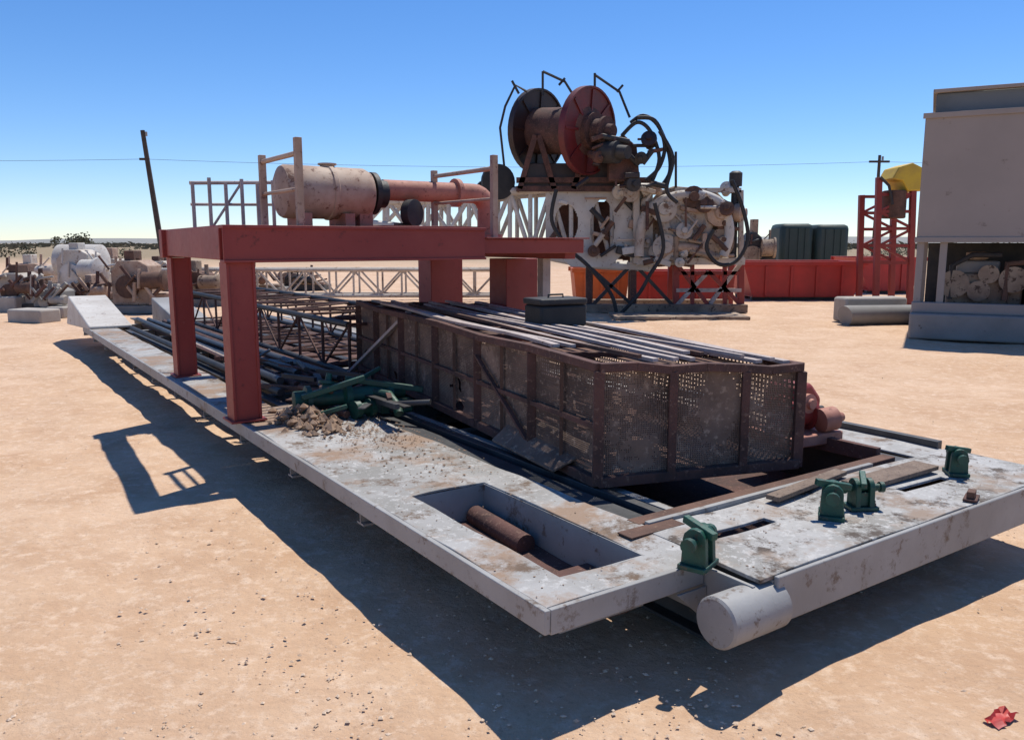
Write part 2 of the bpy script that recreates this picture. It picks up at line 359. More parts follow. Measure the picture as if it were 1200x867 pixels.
mb=MB().hexa([(x0-.02,YF+.113,1.72),(x0+.10,YF+.113,1.72),(.19,YB-.003,1.72),(.05,YB-.003,1.72),(x0-.02,YF+.113,1.984),(x0+.10,YF+.113,1.984),(.19,YB-.003,1.984),(.05,YB-.003,1.984)]); build('side_beam',mb,'red',t,SK,.006)
ch(2.13,2.25,YF+.113,YB-.003,1.72,1.984,'side_beam')
ch(.52,.62,YF+.113,YB-.003,1.86,1.982,'joist'); ch(1.25,1.33,YF+.113,YB-.003,1.86,1.982,'joist')
mb=MB().plate(lin(1.30,2.27,4),lin(YF+.12,YB+.15,6),1.987,1.999,warp=.002); build('table_plate',mb,'red',t,SK,.002)
for y in (5.14,5.42): ch(.625,1.245,y,y+.07,1.88,1.998,'cross_joist')
for k in range(8): 
    y=YF+.3+k*.11; build('grating_bar',MB().box(.625,1.245,y,y+.02,1.94,1.975),'red',t,SK)
mb=MB().box(2.26,3.44,YF+.03,YF+.15,1.75,1.885); build('extension_beam',mb,'red',t,SK,.006)
mb=MB().box(2.26,3.44,YB,YB+.13,1.69,1.885); build('extension_beam',mb,'red',t,SK,.006)
mb=MB().box(3.30,3.435,YF+.155,YB-.005,1.69,1.884); build('extension_beam',mb,'red',t,SK,.006)
mb=MB().plate(lin(2.265,3.48,4),lin(YF-.01,YB+.15,5),1.888,1.90,warp=.002); build('extension_plate',mb,'red',t,SK,.002)
mb=MB().box(3.32,3.42,4.5,4.60,ZD,1.69); build('slim_leg',mb,'palebar',t,SK,.003)
def guard(x,y0,y1,zt,zb,side):
    tt=thing('guard_rail',side,'guard rail',(x,(y0+y1)/2,zb),SK,group='tan guard rails on the red frame')
    for y in (y0,y1):
        build('rail_post',MB().box(x-.028,x+.028,y-.028,y+.028,zb-.015,zt+(.06 if y==y0 else 0)),'tan',tt,SK,.003)
    build('top_rail',MB().tube((x,y0+.03,zt-.06),(x,y1-.03,zt-.06),.022),'tan',tt,SK)
    build('middle_rail',MB().tube((x,y0+.03,zt-.34),(x,y1-.03,zt-.34),.016),'tan',tt,SK)
guard(.57,4.09,5.0,2.62,2.0,'left of the two tan guard rails, beside the tan tank')
guard(2.48,4.15,5.3,2.60,1.912,'right tan guard rail, between the pipe elbow and the white mast')
tt=thing('pale_railing','pale railing with close balusters at the back left corner of the red frame','railing',(.9,6.66,1.985),SK)
for k in range(6):
    x=.36+k*.17; build('baluster',MB().box(x-.016,x+.016,6.65,6.68,1.983,2.48+.05*(k%2)),'palebar',tt,SK)
build('top_rail',MB().tube((.34,6.70,2.47),(1.23,6.70,2.51),.02),'palebar',tt,SK)
build('middle_rail',MB().tube((.34,6.70,2.25),(1.23,6.70,2.27),.016),'palebar',tt,SK)
build('diagonal_rail',MB().tube((.54,6.70,2.0),(.87,6.70,2.48),.014),'palebar',tt,SK)
tt=thing('horizontal_tank','tan horizontal steel tank on top of the red frame','tank',(1.3,5.3,2.0),SK)
build('shell',MB().lathe((.79,5.3,2.33),(1,0,0),[(0,.02),(.01,.17),(.04,.235),(.07,.25),(.48,.25),(.49,.262),(.53,.262),(.54,.25),(.86,.25),(.92,.22),(.96,.14)],32),'tan',tt,SK)
build('end_flange',MB().lathe((1.73,5.3,2.34),(1,0,0),[(0,.14),(.01,.21),(.06,.21),(.07,.14),(.17,.14)],24),'black',tt,SK)
build('manway',MB().lathe((1.3,5.3,2.54),(0,0,1),[(0,.07),(.05,.07),(.055,.09),(.07,.09)],20),'tan',tt,SK)
build('drain_leg',MB().box(1.56,1.70,5.15,5.30,1.999,2.16),'pinkrust',tt,SK,.004)
for x in (.95,1.38): build('saddle',MB().box(x,x+.10,5.08,5.5,1.999,2.13),'pinkrust',tt,SK,.003)
tt=thing('rusty_pipe_run','faded salmon coloured pipe with elbow running right from the tank','pipe',(2.4,5.3,2.0),SK)
arc=[(2.96+.18*math.sin(a),5.3,2.20+.18*math.cos(a)) for a in lin(0,math.pi/2,6)]
build('pipe',MB().path([(1.88,5.3,2.38),(2.9,5.3,2.38)]+arc+[(3.14,5.3,1.91)],.105,18),'pinkrust',tt,SK)
build('flange',MB().lathe((2.72,5.3,2.38),(1,0,0),[(0,.15),(.05,.15)],20),'pinkrust',tt,SK)
build('flange',MB().lathe((3.14,5.3,1.902),(0,0,1),[(0,.17),(.04,.17)],20),'pinkrust',tt,SK)
tt=thing('blower','dark round blower housing under the salmon coloured pipe','blower',(2.12,5.2,2.0),SK)
build('housing',MB().lathe((2.12,5.22,2.15),(.5,-1,0),[(0,.06),(.01,.14),(.10,.14),(.11,.08)],24),'dark',tt,SK)
build('bracket',MB().box(2.0,2.2,5.2,5.3,2.0,2.05),'dark',tt,SK)
# ---------------------------------------------------------------- BASKET
NL=Vector((.497,4.56)); NR=Vector((1.80,4.98)); FL=Vector((-1.67,8.82)); FR=FL+(NR-NL)
def Bk(s,tt_,h,o=0):
    p=(NL*(1-s)+NR*s)*(1-tt_)+(FL*(1-s)+FR*s)*tt_
    z0=.455*(1-tt_)+.48*tt_
    zt=(1.15*(1-s)+1.08*s)*(1-tt_)+(1.20*(1-s)+1.14*s)*tt_
    return Vector((p.x,p.y,z0+(zt-z0)*h))
bt=thing('rusty_basket','long rusty steel mesh basket with pale bars across its top, on the skid','basket',tuple(Bk(.5,.5,0)))
rail=MB()
for (a,b) in (((0,0),(1,0)),((0,0),(0,1)),((1,0),(1,1)),((0,1),(1,1))):
    n=6
    for i in range(n):
        s0=a[0]+(b[0]-a[0])*i/n; t0=a[1]+(b[1]-a[1])*i/n; s1=a[0]+(b[0]-a[0])*(i+1)/n; t1=a[1]+(b[1]-a[1])*(i+1)/n
        rail.beam(Bk(s0,t0,1)+Vector((0,0,.012*math.sin(i*2.3+a[0]))),Bk(s1,t1,1)+Vector((0,0,.012*math.sin((i+1)*2.3+a[0]))),.055,.05)
build('top_rim',rail,'darkrust',bt,ID,.004)
rb=MB()
for (a,b) in (((0,0),(1,0)),((0,0),(0,1)),((1,0),(1,1)),((0,1),(1,1))): rb.beam(Bk(*a,0)+Vector((0,0,.02)),Bk(*b,0)+Vector((0,0,.02)),.06,.06)
build('bottom_rim',rb,'darkrust',bt,ID,.004)
for tpos in (0,.17,.35,.53,.71,.87,1): 
    for s_ in (0,1):
        build('corner_post' if tpos in(0,1) else 'post',MB().beam(Bk(s_,tpos,0),Bk(s_,tpos,.97),.06,.05),'darkrust',bt,ID,.003)
for s_ in (.34,.70): build('post',MB().beam(Bk(s_,-.004,0),Bk(s_,-.004,.97),.05,.03),'darkrust',bt,ID,.003)
for tp in (.085,.26,.44,.62,.79): build('rib',MB().beam(Bk(-.006,tp,0),Bk(-.006,tp,.97),.022,.02),'rust',bt)
def panel(fn,nu,nv,seed,thr,low=0,amp=.03,step=(.07,.10),clogthr=None):
    random.seed(seed); mb=MB(); g={}
    for j in range(nv+1):
        for i in range(nu+1):
            p=fn(i/nu,j/nv)
            p+=Vector((.5,-.8,0))*(amp*noise.noise(Vector((i*step[0],j*step[1],seed))))
            g[i,j]=len(mb.v); mb.v.append(p)
    for j in range(nv):
        for i in range(nu):
            q_=Vector((i*step[0],j*step[1],seed*3.1)); nn=noise.noise(q_)+.35*noise.noise(q_*3.3)
            lo=low*max(0,.5-j/nv)*2
            if nn>thr-lo: continue
            if clogthr is not None and i%2 and j%2 and noise.noise(q_*.7+Vector((9,2,1)))+.4*noise.noise(q_*4)+random.uniform(-.12,.12)<clogthr: continue
            mb.f.append((g[i,j],g[i+1,j],g[i+1,j+1],g[i,j+1]))
    return mb
build('side_panel',panel(lambda a,b:Bk(.012,a,.03+.94*b),760,104,3,.85,.40,.03,(.024,.034),.22),'mesh',bt)
build('end_panel',panel(lambda a,b:Bk(.02+.96*a,.006,.03+.94*b),220,104,5,.95,.10,.03,(.027,.034),.10),'mesh',bt)
build('side_panel',panel(lambda a,b:Bk(.985,a,.03+.94*b),260,36,8,.9,0,.03,(.04,.06),.35),'mesh',bt)
build('end_panel',panel(lambda a,b:Bk(.02+.96*a,.994,.03+.94*b),30,16,9,.8),'mesh',bt)
random.seed(11)
build('floor_plate',MB().hexa([Bk(0,0,.03),Bk(1,0,.03),Bk(1,1,.03),Bk(0,1,.03),Bk(0,0,.06),Bk(1,0,.06),Bk(1,1,.06),Bk(0,1,.06)]),'darkrust',bt)
for k,s_ in enumerate((.05,.13,.21,.29,.38,.46,.54,.62,.71,.80,.88,.95)):
    n=10; z=Vector((0,0,.045)); w_=random.choice((.03,.04,.05,.055)); a0=random.choice((.0,.0,.04,.12)); a1=random.choice((.98,.98,.9,.85)); sl_=random.uniform(-.03,.03); mb=MB(); z=z*random.uniform(.7,1.4)
    P=[Bk(s_+sl_*i/n+.007*math.sin(k*1.7+i*1.1),.01+a0+(a1-a0)*i/n,1)+z+Vector((0,0,.008*math.sin(i*.9+k))) for i in range(n+1)]
    for a,b in zip(P,P[1:]): mb.beam(a,b+(b-a)*.01,w_,.022)
    build('lid_bar',mb,['palebar','palebar','rust','palebar','palebar'][k%5],bt,ID,.002)
for tp in (.05,.17,.28,.4,.52,.64,.75,.86,.95): build('cross_bar',MB().beam(Bk(.02,tp,.955),Bk(.98,tp+.01,.955),.045,.03),'darkrust',bt)
build('lid_sheet',panel(lambda a,b:Bk(.03+.94*a,.02+.96*b,.93),40,140,14,.10,0,.0,(.16,.05)),'rust',bt)
for k in range(14):
    tp=(k*.071)%.9+.03; mb=MB().beam(Bk(.12+.08*(k%4),tp,.15+.2*(k%3)),Bk(.75-.07*(k%3),min(.96,tp+.22),.3+.12*(k%4)),.06,.05); build('dark_filler_bar',mb,['darkrust','rust'][k%2],bt)  # clutter bars added to keep the inside of the basket dark
mb=MB().hexa([Bk(-.09,.06,.02),Bk(.10,.05,.22),Bk(.10,.26,.26),Bk(-.09,.24,.02),Bk(-.09,.06,.04),Bk(.10,.05,.24),Bk(.10,.26,.28),Bk(-.09,.24,.04)])
build('loose_flap',mb,'mesh',bt,ID,.002)
build('side_brace',MB().beam(Bk(-.012,.17,.1),Bk(-.012,.35,.8),.03,.02),'darkrust',bt)
build('stiffener',MB().beam(Bk(-.008,.0,.5),Bk(-.008,1,.5),.02,.03),'darkrust',bt)
p=Vector((.36,6.70,1.17))
tt=thing('black_box','small black box resting on top of the rusty basket','box',tuple(p),rz=R(28))
F=WM[tt.name]
build('case',MB().box(-.22,.22,-.14,.14,.0,.18),'black',tt,F,.02); build('lid',MB().box(-.23,.22,-.15,.15,.183,.235),'dark',tt,F,.015)
build('handle',MB().path([(-.07,0,.235),(-.07,0,.26),(.07,0,.26),(.07,0,.235)],.008),'black',tt,F)
b=build('steel_bar',MB().beam(tuple(pt(408,438,8.5)),tuple(pt(479,366,7.55)),.055,.03),'palebar',bev=.003); tag(b,'pale flat steel bar leaning on the far end of the basket','bar')
b=build('thin_rod',MB().tube(SK@Vector((.15,7.12,.86)),SK@Vector((.75,6.4,.52)),.02),'palebar'); tag(b,'thin pale rod lying across behind the near red post','rod')
# ---------------------------------------------------------------- green fittings
def clevis(u,v,label,rz=0,s=1.0,cross=1):
    q=sk(u,v); tt=thing('green_clevis',label,'clevis',(q.x,q.y,ZD+.004),SK,rz,'green fittings bolted along the front of the skid'); F=WM[tt.name]@Matrix.Scale(s,4)
    build('base_plate',MB().box(-.08,.08,-.06,.06,0,.022),'green',tt,F,.004)
    for x in (-.055,.025):
        pr=[(x,-.055,.018),(x,.055,.018),(x,.05,.11)]+[(x,.05*math.cos(a),.125+.05*math.sin(a)) for a in lin(0,math.pi,6)]+[(x,-.05,.11)]
        build('ear',MB().prism(pr,(.03,0,0)),'green',tt,F,.003)
    build('pin',MB().lathe((-.12,0,.12),(1,0,0),[(0,.032),(.025,.032),(.027,.02),(.22,.02),(.222,.03),(.245,.03)],12),'green',tt,F)
    build('web',MB().box(-.022,.027,-.035,.035,.022,.10),'green',tt,F,.003)
    build('crosspiece',MB().beam((-.03*cross,-.08,.15),(.04*cross,.08,.18),.032,.032),'green',tt,F,.004)
    build('bolt',MB().lathe((.062,-.03,.022),(0,0,1),[(0,.012),(.012,.012),(.013,.008),(.03,.008)],8),'darkrust',tt,F)
    return tt
clevis(818,664,'green clevis nearest the camera, above the grey pipe end',R(20),1.05)
clevis(974,606,'left of the two green clevises standing side by side on the skid front',R(35),1.05,-1)
clevis(1008,596,'right of the two green clevises standing side by side on the skid front',R(-30),.95)
clevis(1120,556,'rightmost green clevis, near the right rail of the skid',R(45),.95,-1)
q=sk(415,488)
tt=thing('green_pump','dark green pump lying in the tangle behind the near red post','pump',(q.x,q.y+.1,ZD),SK,R(-8)); F=WM[tt.name]@Matrix.Scale(.95,4)
build('body',MB().lathe((-.48,0,.16),(1,0,0),[(0,.03),(.01,.08),(.10,.08),(.11,.12),(.15,.12),(.16,.07),(.42,.07),(.44,.13),(.49,.13),(.50,.08),(.80,.08),(.82,.11),(.86,.11),(.87,.05),(.98,.05)],20),'green',tt,F)
build('valve',MB().lathe((-.18,.03,.20),(.2,.2,1),[(0,.06),(.07,.05),(.075,.085),(.10,.085),(.105,.03),(.17,.025)],16),'green',tt,F)
build('outlet',MB().path([(.2,0,.18),(.3,-.2,.18),(.32,-.32,.12),(.32,-.4,.05)],.04,12),'green',tt,F)
build('arm',MB().beam((-.42,-.10,.20),(.10,-.16,.34),.045,.05),'green',tt,F,.006); build('arm',MB().beam((.0,.1,.30),(.62,-.18,.20),.045,.05),'green',tt,F,.006)
build('arm',MB().beam((-.2,.16,.10),(.35,.2,.36),.035,.035),'green',tt,F,.006); build('arm',MB().beam((-.5,-.2,.03),(-.1,-.32,.14),.035,.035),'green',tt,F,.006)
build('clamp',MB().lathe((-.02,-.22,.08),(1,.3,0),[(0,.08),(.05,.08),(.055,.05),(.14,.05),(.145,.08),(.19,.08)],16),'green',tt,F)
build('clamp',MB().box(.38,.54,-.16,-.02,.0,.12),'green',tt,F,.02)
build('clamp',MB().box(-.44,-.32,-.28,-.16,.0,.11),'green',tt,F,.02)
for x in (-.35,.25): build('foot',MB().box(x,x+.08,-.12,.12,0,.08),'green',tt,F,.004)
q=sk(955,520)
tt=thing('red_winch','small red winch on the skid behind the right end of the basket','winch',(q.x,q.y+.15,ZD),SK,R(-6)); F=WM[tt.name]
build('base',MB().box(-.28,.24,-.20,.24,0,.08),'pinkrust',tt,F,.01)
build('drum',MB().lathe((-.2,0,.2),(1,0,0),[(0,.12),(.02,.14),(.05,.14),(.055,.10),(.24,.10),(.245,.13),(.28,.13),(.30,.05)],24),'red',tt,F)
build('gear_case',MB().prism([(-.16,-.06,.16),(.14,-.06,.10),(.17,-.06,.30),(.06,-.06,.42),(-.10,-.06,.40)],(0,.28,0)),'red',tt,F,.03)
build('motor',MB().lathe((.05,-.14,.16),(1,-.2,.1),[(0,.05),(.01,.085),(.13,.085),(.14,.05),(.2,.03)],18),'pinkrust',tt,F)
build('bearing',MB().lathe((.0,-.07,.28),(0,-1,0),[(0,.07),(.03,.07),(.035,.04),(.06,.035)],16),'pinkrust',tt,F)
build('shaft',MB().tube((.08,0,.2),(.24,0,.2),.03),'dark',tt,F)
q=sk(1138,586); tt=thing('rusty_bracket','small rusty bracket lying on the grey front deck at the right','bracket',(q.x,q.y,ZD+.008),SK,R(20)); F=WM[tt.name]
build('plate',MB().box(-.07,.07,-.035,.035,0,.012),'darkrust',tt,F,.002); build('lug',MB().box(-.05,.03,-.02,.02,.013,.05),'rust',tt,F,.003)
for (a,b,l,wd) in (((1000,572),(1085,548),'brown weathered plank on the skid, left of the rightmost green clevis',.16),((905,587),(985,556),'brown plank lying on the sill behind the two green clevises',.08)):
    A_=sk(*a,.47); B_=sk(*b,.47)
    tag(build('wood_plank',MB().beam((A_.x,A_.y,.486),(B_.x,B_.y,.488),wd,.026),'wood',None,SK,.003),l,'plank',group='planks on the front of the skid')
random.seed(4)
for k in range(9):
    x=.62+.085*k+random.uniform(-.02,.02); y0=5.1+random.uniform(-.3,.5); y1=12+random.uniform(-.8,.8)
    z=.49+.07*((k*5)%3)/2
    b=build('drill_pipe',MB().tube((x,y0,z),(x+random.uniform(-.12,.12),y1,z),.037,n=14),['dark','bluesteel','darkrust'][k%3],None,SK)
    tag(b,'dark steel pipe lying lengthwise in the bundle on the skid','pipe',group='dark pipes lying lengthwise on the skid')
tt=thing('dark_lattice_section','dark lattice section lying on the skid under the red frame','lattice',(2.2,9,ZD),SK)
ch4=[(1.6,.48),(2.9,.48),(1.6,1.0),(2.9,1.0)]
for (x,z) in ch4: build('chord',MB().tube((x,5.6,z),(x,13.5,z),.035),'dark',tt,SK)
for (a,b) in ((0,1),(0,2),(1,3),(2,3)):
    mb=MB()
    for k in range(11):
        y=5.6+k*.75; A1=ch4[a];B1=ch4[b]
        mb.tube((A1[0],y,A1[1]),(B1[0],y,B1[1]),.018,n=6); 
        if k<10: mb.tube((A1[0],y,A1[1]),(B1[0],y+.75,B1[1]),.015,n=6) if k%2 else mb.tube((B1[0],y,B1[1]),(A1[0],y+.75,A1[1]),.015,n=6)
    build('lacing',mb,'darkrust',tt,SK)
# ---------------------------------------------------------------- DRILLING RIG behind
YR=22.0
def r(u,v,d=0): return pt(u,v,YR)+Vector((.12*d,d,0))
rt=thing('drilling_rig','white lattice drilling mast lying behind the skid with two big reels on top','drilling rig',tuple(pt(770,362,YR).xy)+(0,))
def B(name,mb,m,par=rt,bev=0): return build(name,mb,m,par,ID,bev)
tops=[(430,236),(535,234),(600,224),(690,218),(765,220)]; bots=[(430,262),(535,274),(600,292),(690,310),(765,314)]
def interp(pts,u):
    for (a,b),(c,d) in zip(pts,pts[1:]):
        if a<=u<=c: return b+(d-b)*(u-a)/(c-a)
    return pts[-1][1]
for d in (0,1.7):
    for L_ in (tops,bots):
        mb=MB()
        for (a,b),(c,e) in zip(L_,L_[1:]): mb.tube(r(a,b,d),r(c,e,d),.12,n=10)
        B('mast_chord',mb,'white')
    mb=MB(); us=lin(430,765,14)
    for i,(a,c) in enumerate(zip(us,us[1:])):
        mb.tube(r(a,interp(tops,a),d),r(a,interp(bots,a),d),.06,n=8)
        if i%2: mb.tube(r(a,interp(tops,a),d),r(c,interp(bots,c),d),.06,n=8)
        else: mb.tube(r(a,interp(bots,a),d),r(c,interp(tops,c),d),.06,n=8)
    B('mast_lacing',mb,'white')
mb=MB()
for a in us: mb.tube(r(a,interp(tops,a)),r(a,interp(tops,a),1.7),.04,n=8)
B('mast_lacing',mb,'white')
def holeplate(P,holes,d,th=.06):
    us=[p[0] for p in P]; vs=[p[1] for p in P]; u0,u1,v0,v1=min(us),max(us),min(vs),max(vs)
    def inside(u,v):
        c=False; n=len(P)
        for i in range(n):
            (a,b),(e,f)=P[i],P[(i+1)%n]
            if (b>v)!=(f>v) and u<(e-a)*(v-b)/(f-b)+a: c=not c
        return c and not any(((u-hu)/ru)**2+((v-hv)/rv)**2<1 for hu,hv,ru,rv in holes)
    st=1.3; nu=int((u1-u0)/st)+1; nv=int((v1-v0)/st)+1; idx={}; mb=MB(); ok={}
    for j in range(nv):
        for i in range(nu): ok[i,j]=inside(u0+(i+.5)*st,v0+(j+.5)*st)
    def V(i,j,k):
        if (i,j,k) not in idx: idx[i,j,k]=len(mb.v); mb.v.append(r(u0+i*st,v0+j*st,d)+Vector((0,th*k,0)))
        return idx[i,j,k]
    for (i,j),o in ok.items():
        if not o: continue
        mb.f.append((V(i,j,0),V(i+1,j,0),V(i+1,j+1,0),V(i,j+1,0))); mb.f.append((V(i,j,1),V(i,j+1,1),V(i+1,j+1,1),V(i+1,j,1)))
        if not ok.get((i-1,j)): mb.f.append((V(i,j,0),V(i,j+1,0),V(i,j+1,1),V(i,j,1)))
        if not ok.get((i+1,j)): mb.f.append((V(i+1,j,0),V(i+1,j,1),V(i+1,j+1,1),V(i+1,j+1,0)))
        if not ok.get((i,j-1)): mb.f.append((V(i,j,0),V(i,j,1),V(i+1,j,1),V(i+1,j,0)))
        if not ok.get((i,j+1)): mb.f.append((V(i,j+1,0),V(i+1,j+1,0),V(i+1,j+1,1),V(i,j+1,1)))
    return mb
B('side_plate',holeplate([(640,224),(700,219),(765,222),(765,312),(738,312),(728,300),(715,312),(668,312),(655,296),(640,292)],[(664,262,14,22),(706,266,14,32),(748,262,8,20),(735,298,7,10)],-.12),'white')
B('inner_plate',holeplate([(650,236),(765,232),(765,312),(650,290)],[(690,280,6,12)],.9),'darkrust')
ax=Vector((.74,-.67,-.085)).normalized(); c1=pt(630,154,22.6); c2=c1+ax*1.80
reel=B('cable_reel',MB().lathe(c1,ax,[(-.1,.16),(.05,.60),(1.75,.60),(1.9,.16)],32),'darkrust')
def flange(c,rad,m):
    f=B('reel_flange',MB().lathe(c,ax,[(-.05,.2),(-.05,rad-.06),(-.09,rad-.05),(-.09,rad),(.09,rad),(.09,rad-.05),(.05,rad-.06),(.05,.2)],40),m,reel)
    e1=ax.cross(Vector((0,0,1))).normalized(); e2=ax.cross(e1)
    for k in range(8):
        a=k*math.pi/4; dd=e1*math.cos(a)+e2*math.sin(a)
        B('flange_rib',MB().beam(c+ax*.07+dd*.2,c+ax*.07+dd*(rad-.08),.06,.03,tuple(ax)),m,reel)
flange(c1,1.10,'blackreel'); flange(c2-ax*.1,1.10,'maroon')
B('reel_hub',MB().lathe(c2,ax,[(0,.46),(.15,.46),(.16,.30),(.4,.30),(.42,.36),(.5,.36),(.51,.18),(.7,.16)],24),'darkrust',reel)
B('reel_motor',MB().lathe(c2+Vector((.25,-.3,-.55)),ax,[(0,.1),(.02,.28),(.5,.28),(.52,.18),(.8,.16)],20),'dark',reel)
B('gear_case',MB().prism([c2+Vector((.45,-.2,-1.25)),c2+Vector((1.25,-.2,-1.25)),c2+Vector((1.15,-.2,-.4)),c2+Vector((.8,-.2,-.1)),c2+Vector((.45,-.2,-.3))],(0,.4,0)),'darkrust',reel,.03)
for pth in ([(586,150),(592,125),(604,100),(618,108)],[(600,95),(608,110)],[(636,112),(636,84)],[(636,84),(662,96),(672,112)],[(697,116),(697,86)],[(697,88),(726,108),(738,138)],[(723,108),(730,100)],[(586,150),(592,205),(600,225)],[(655,100),(662,92)],[(792,178),(792,224)]):
    B('cage_bar',MB().path([r(*a) for a in pth],.035,6),'dark')
for (a,b) in (((610,222),(628,160)),((650,222),(632,160)),((672,222),(692,165)),((735,222),(698,165)),((606,222),(765,222)),((606,212),(765,212))): B('reel_cradle',MB().beam(r(*a,-.2),r(*b,-.2),.14),'darkrust')
B('cradle_box',MB().prism([r(612,224,-.15),r(740,222,-.15),r(732,192,-.15),r(618,192,-.15)],(.1,1.2,0)),'blackreel',rt,.02)
B('idler_wheel',MB().lathe(r(583,214,-.1),(.4,-1,0),[(0,.2),(.02,.46),(.14,.46),(.16,.2)],24),'black')
B('idler_wheel',MB().lathe(r(566,222,.2),(.4,-1,0),[(0,.1),(.02,.25),(.14,.25),(.16,.1)],24),'dark')
hs=[[(738,150),(752,142),(768,152),(780,180),(782,205),(772,222)],[(728,165),(745,150),(760,160),(770,190),(762,216)],[(770,160),(785,190),(778,225),(790,240)],
    [(850,215),(862,245),(868,280),(855,305),(835,308),(822,290),(830,270)],[(765,240),(775,290),(760,320),(745,345),(720,370),(705,378)],
    [(745,145),(765,148),(776,175),(770,200),(755,215)],[(655,225),(650,260),(668,290),(690,310),(715,340),(722,362)]]
def smooth(p):
    out=[]
    P=[Vector((a,b,0)) for a,b in p]
    for i in range(len(P)-1):
        p0=P[max(i-1,0)];p1=P[i];p2=P[i+1];p3=P[min(i+2,len(P)-1)]
        for k in range(6):
            t_=k/6; out.append(.5*((2*p1)+(p2-p0)*t_+(2*p0-5*p1+4*p2-p3)*t_*t_+(3*p1-p0-3*p2+p3)*t_**3))
    out.append(P[-1]); return out
for k,h in enumerate(hs): B('hose',MB().path([r(p.x,p.y,-.9-.08*(k%4)) for p in smooth(h)],.05,8),'black')
for pth,m in (([(748,300),(752,262),(768,240),(800,230),(830,236)],'dirtywhite'),([(845,300),(852,270),(842,240),(815,228)],'white'),([(770,302),(790,290),(815,292),(835,302)],'tan')):
    B('large_pipe',MB().path([r(p.x,p.y,-.45) for p in smooth(pth)],.13,12),m)
random.seed(21)
eng=B('engine_block',MB().prism([r(762,236),r(772,224),r(790,218),r(838,222),r(850,235),r(854,270),r(846,304),r(762,308)],(.2,1.4,0)),'greytan',rt,.06)
B('side_cover',MB().lathe(r(803,260,-.25),(0,-1,0),[(-.3,.70),(.10,.70),(.18,.60),(.19,.48),(.12,.42),(.12,.2)],36),'dirtywhite',eng)
for (u,v,rad,ln,m,a) in ((774,246,.34,.6,'dirtywhite',(0,-1,0)),(834,250,.36,.6,'tan',(.2,-1,0)),(836,285,.38,.5,'greytan',(.3,-1,0)),(776,290,.34,.6,'dirtywhite',(0,-1,0)),(848,250,.25,.6,'tan',(1,-.6,0)),(808,232,.28,.6,'rust',(0,-1,0))):
    B('pulley',MB().lathe(r(u,v,-.05),a,[(0,rad*.8),(ln*.5,rad*.85),(ln*.5+.02,rad),(ln*.8,rad),(ln*.8+.02,rad*.5),(ln,rad*.45)],20),m,eng)
def cluster(par,u0,u1,v0,v1,n,seed,mats,dmin,dmax):
    random.seed(seed)
    for k in range(n):
        u=random.uniform(u0,u1); v=random.uniform(v0,v1); d=-random.uniform(dmin,dmax); m=random.choice(mats); kind=random.random()
        if kind<.5:
            a=random.choice([(1,0),(0,1),(.7,.7),(-.6,.8),(1,.2)]); l=random.uniform(10,34)
            B('pipe',MB().tube(r(u,v,d),r(min(u1,u+a[0]*l),min(v1,v+a[1]*l),d),random.choice([.03,.045,.07]),n=8),m,par)
        elif kind<.82:
            s_=random.uniform(.08,.26); p=r(u,v,d); an=random.uniform(-.4,.4); s2=s_*random.uniform(.4,1.1)
            e=Vector((math.cos(an),0,math.sin(an)))
            B('bracket',MB().beam(p-e*s_,p+e*s_,.25,s2,(0,0,1)),m,par,.02)
        else:
            rad=random.uniform(.10,.24); B('fitting',MB().lathe(r(u,v,d),(random.uniform(-.6,.6),-1,random.uniform(-.4,.4)),[(-.3,rad*.6),(0,rad*.6),(.02,rad),(.10,rad),(.12,rad*.4),(.2,rad*.35)],16),m,par)
mt=['rust','tan','dirtywhite','darkrust','greytan','tan','greytan','dirtywhite','rust','white']
cluster(eng,752,862,222,308,70,5,mt,.1,.7)
cluster(rt,646,756,222,300,24,6,['dark','white','dirtywhite','rust','tan','white'],.16,.5)
cluster(rt,690,778,165,222,22,7,['darkrust','blackreel','dark'],.9,1.2)
B('exhaust_stack',MB().lathe(r(857,302,-.2),(0,0,1),[(0,.1),(1.85,.1),(1.86,.17),(2.2,.17),(2.25,.1)],16),'dark')
for (a,b,w_) in (((790,224),(866,224),.12),((866,224),(866,306),.12),((745,306),(870,306),.18),((745,222),(745,308),.16)): B('end_frame',MB().beam(r(*a,-.3),r(*b,-.3),w_),'dirtywhite')
for i,(u,m) in enumerate(((690,'darkrust'),(742,'darkrust'),(792,'red'),(868,'red'))):
    B('leg',MB().beam(r(u,306),r(u,362),.16),m,rt,.01); B('leg',MB().beam(r(u,306,1.7),Vector((r(u,308,1.7).x,r(u,308,1.7).y,.05)),.16),m,rt,.01)
for (a,b) in (((690,362),(742,308)),((742,308),(792,362)),((690,312),(742,358))): B('brace',MB().beam(r(*a,-.05),r(*b,-.05),.09),'dark')
for (a,b) in (((792,320),(868,320)),((792,340),(868,340)),((792,308),(830,358)),((830,358),(868,308)),((792,358),(830,318)),((830,318),(868,358)),((811,310),(811,358)),((849,310),(849,358))): B('brace',MB().beam(r(*a,-.05),r(*b,-.05),.10),'palebar' if a[1]>330 else 'red')
for d in (-.35,1.6): B('base_beam',MB().box(r(686,362).x,r(872,362).x,YR+d,YR+d+.3,0,.22),'greytan',rt,.01)
p=gp(800,372); tag(build('ground_plate',MB().box(p.x-1.8,p.x+1.5,p.y-.7,p.y+.6,.0,.08),'greytan',bev=.01),'dull steel plate lying on the sand in front of the rig','plate')
tt=thing('lattice_boom','whitish lattice boom lying on the sand far behind the red frame','boom',tuple(pt(440,350,26).xy)+(0,))
Z=[(.18,0),(1.0,0),(.18,1.0),(1.0,1.0)]; x0=pt(190,350,26).x; x1=pt(640,350,26).x
for z,d in Z: build('chord',MB().tube((x0,26+d,z),(x1,26+d,z),.06),'dirtywhite',tt)
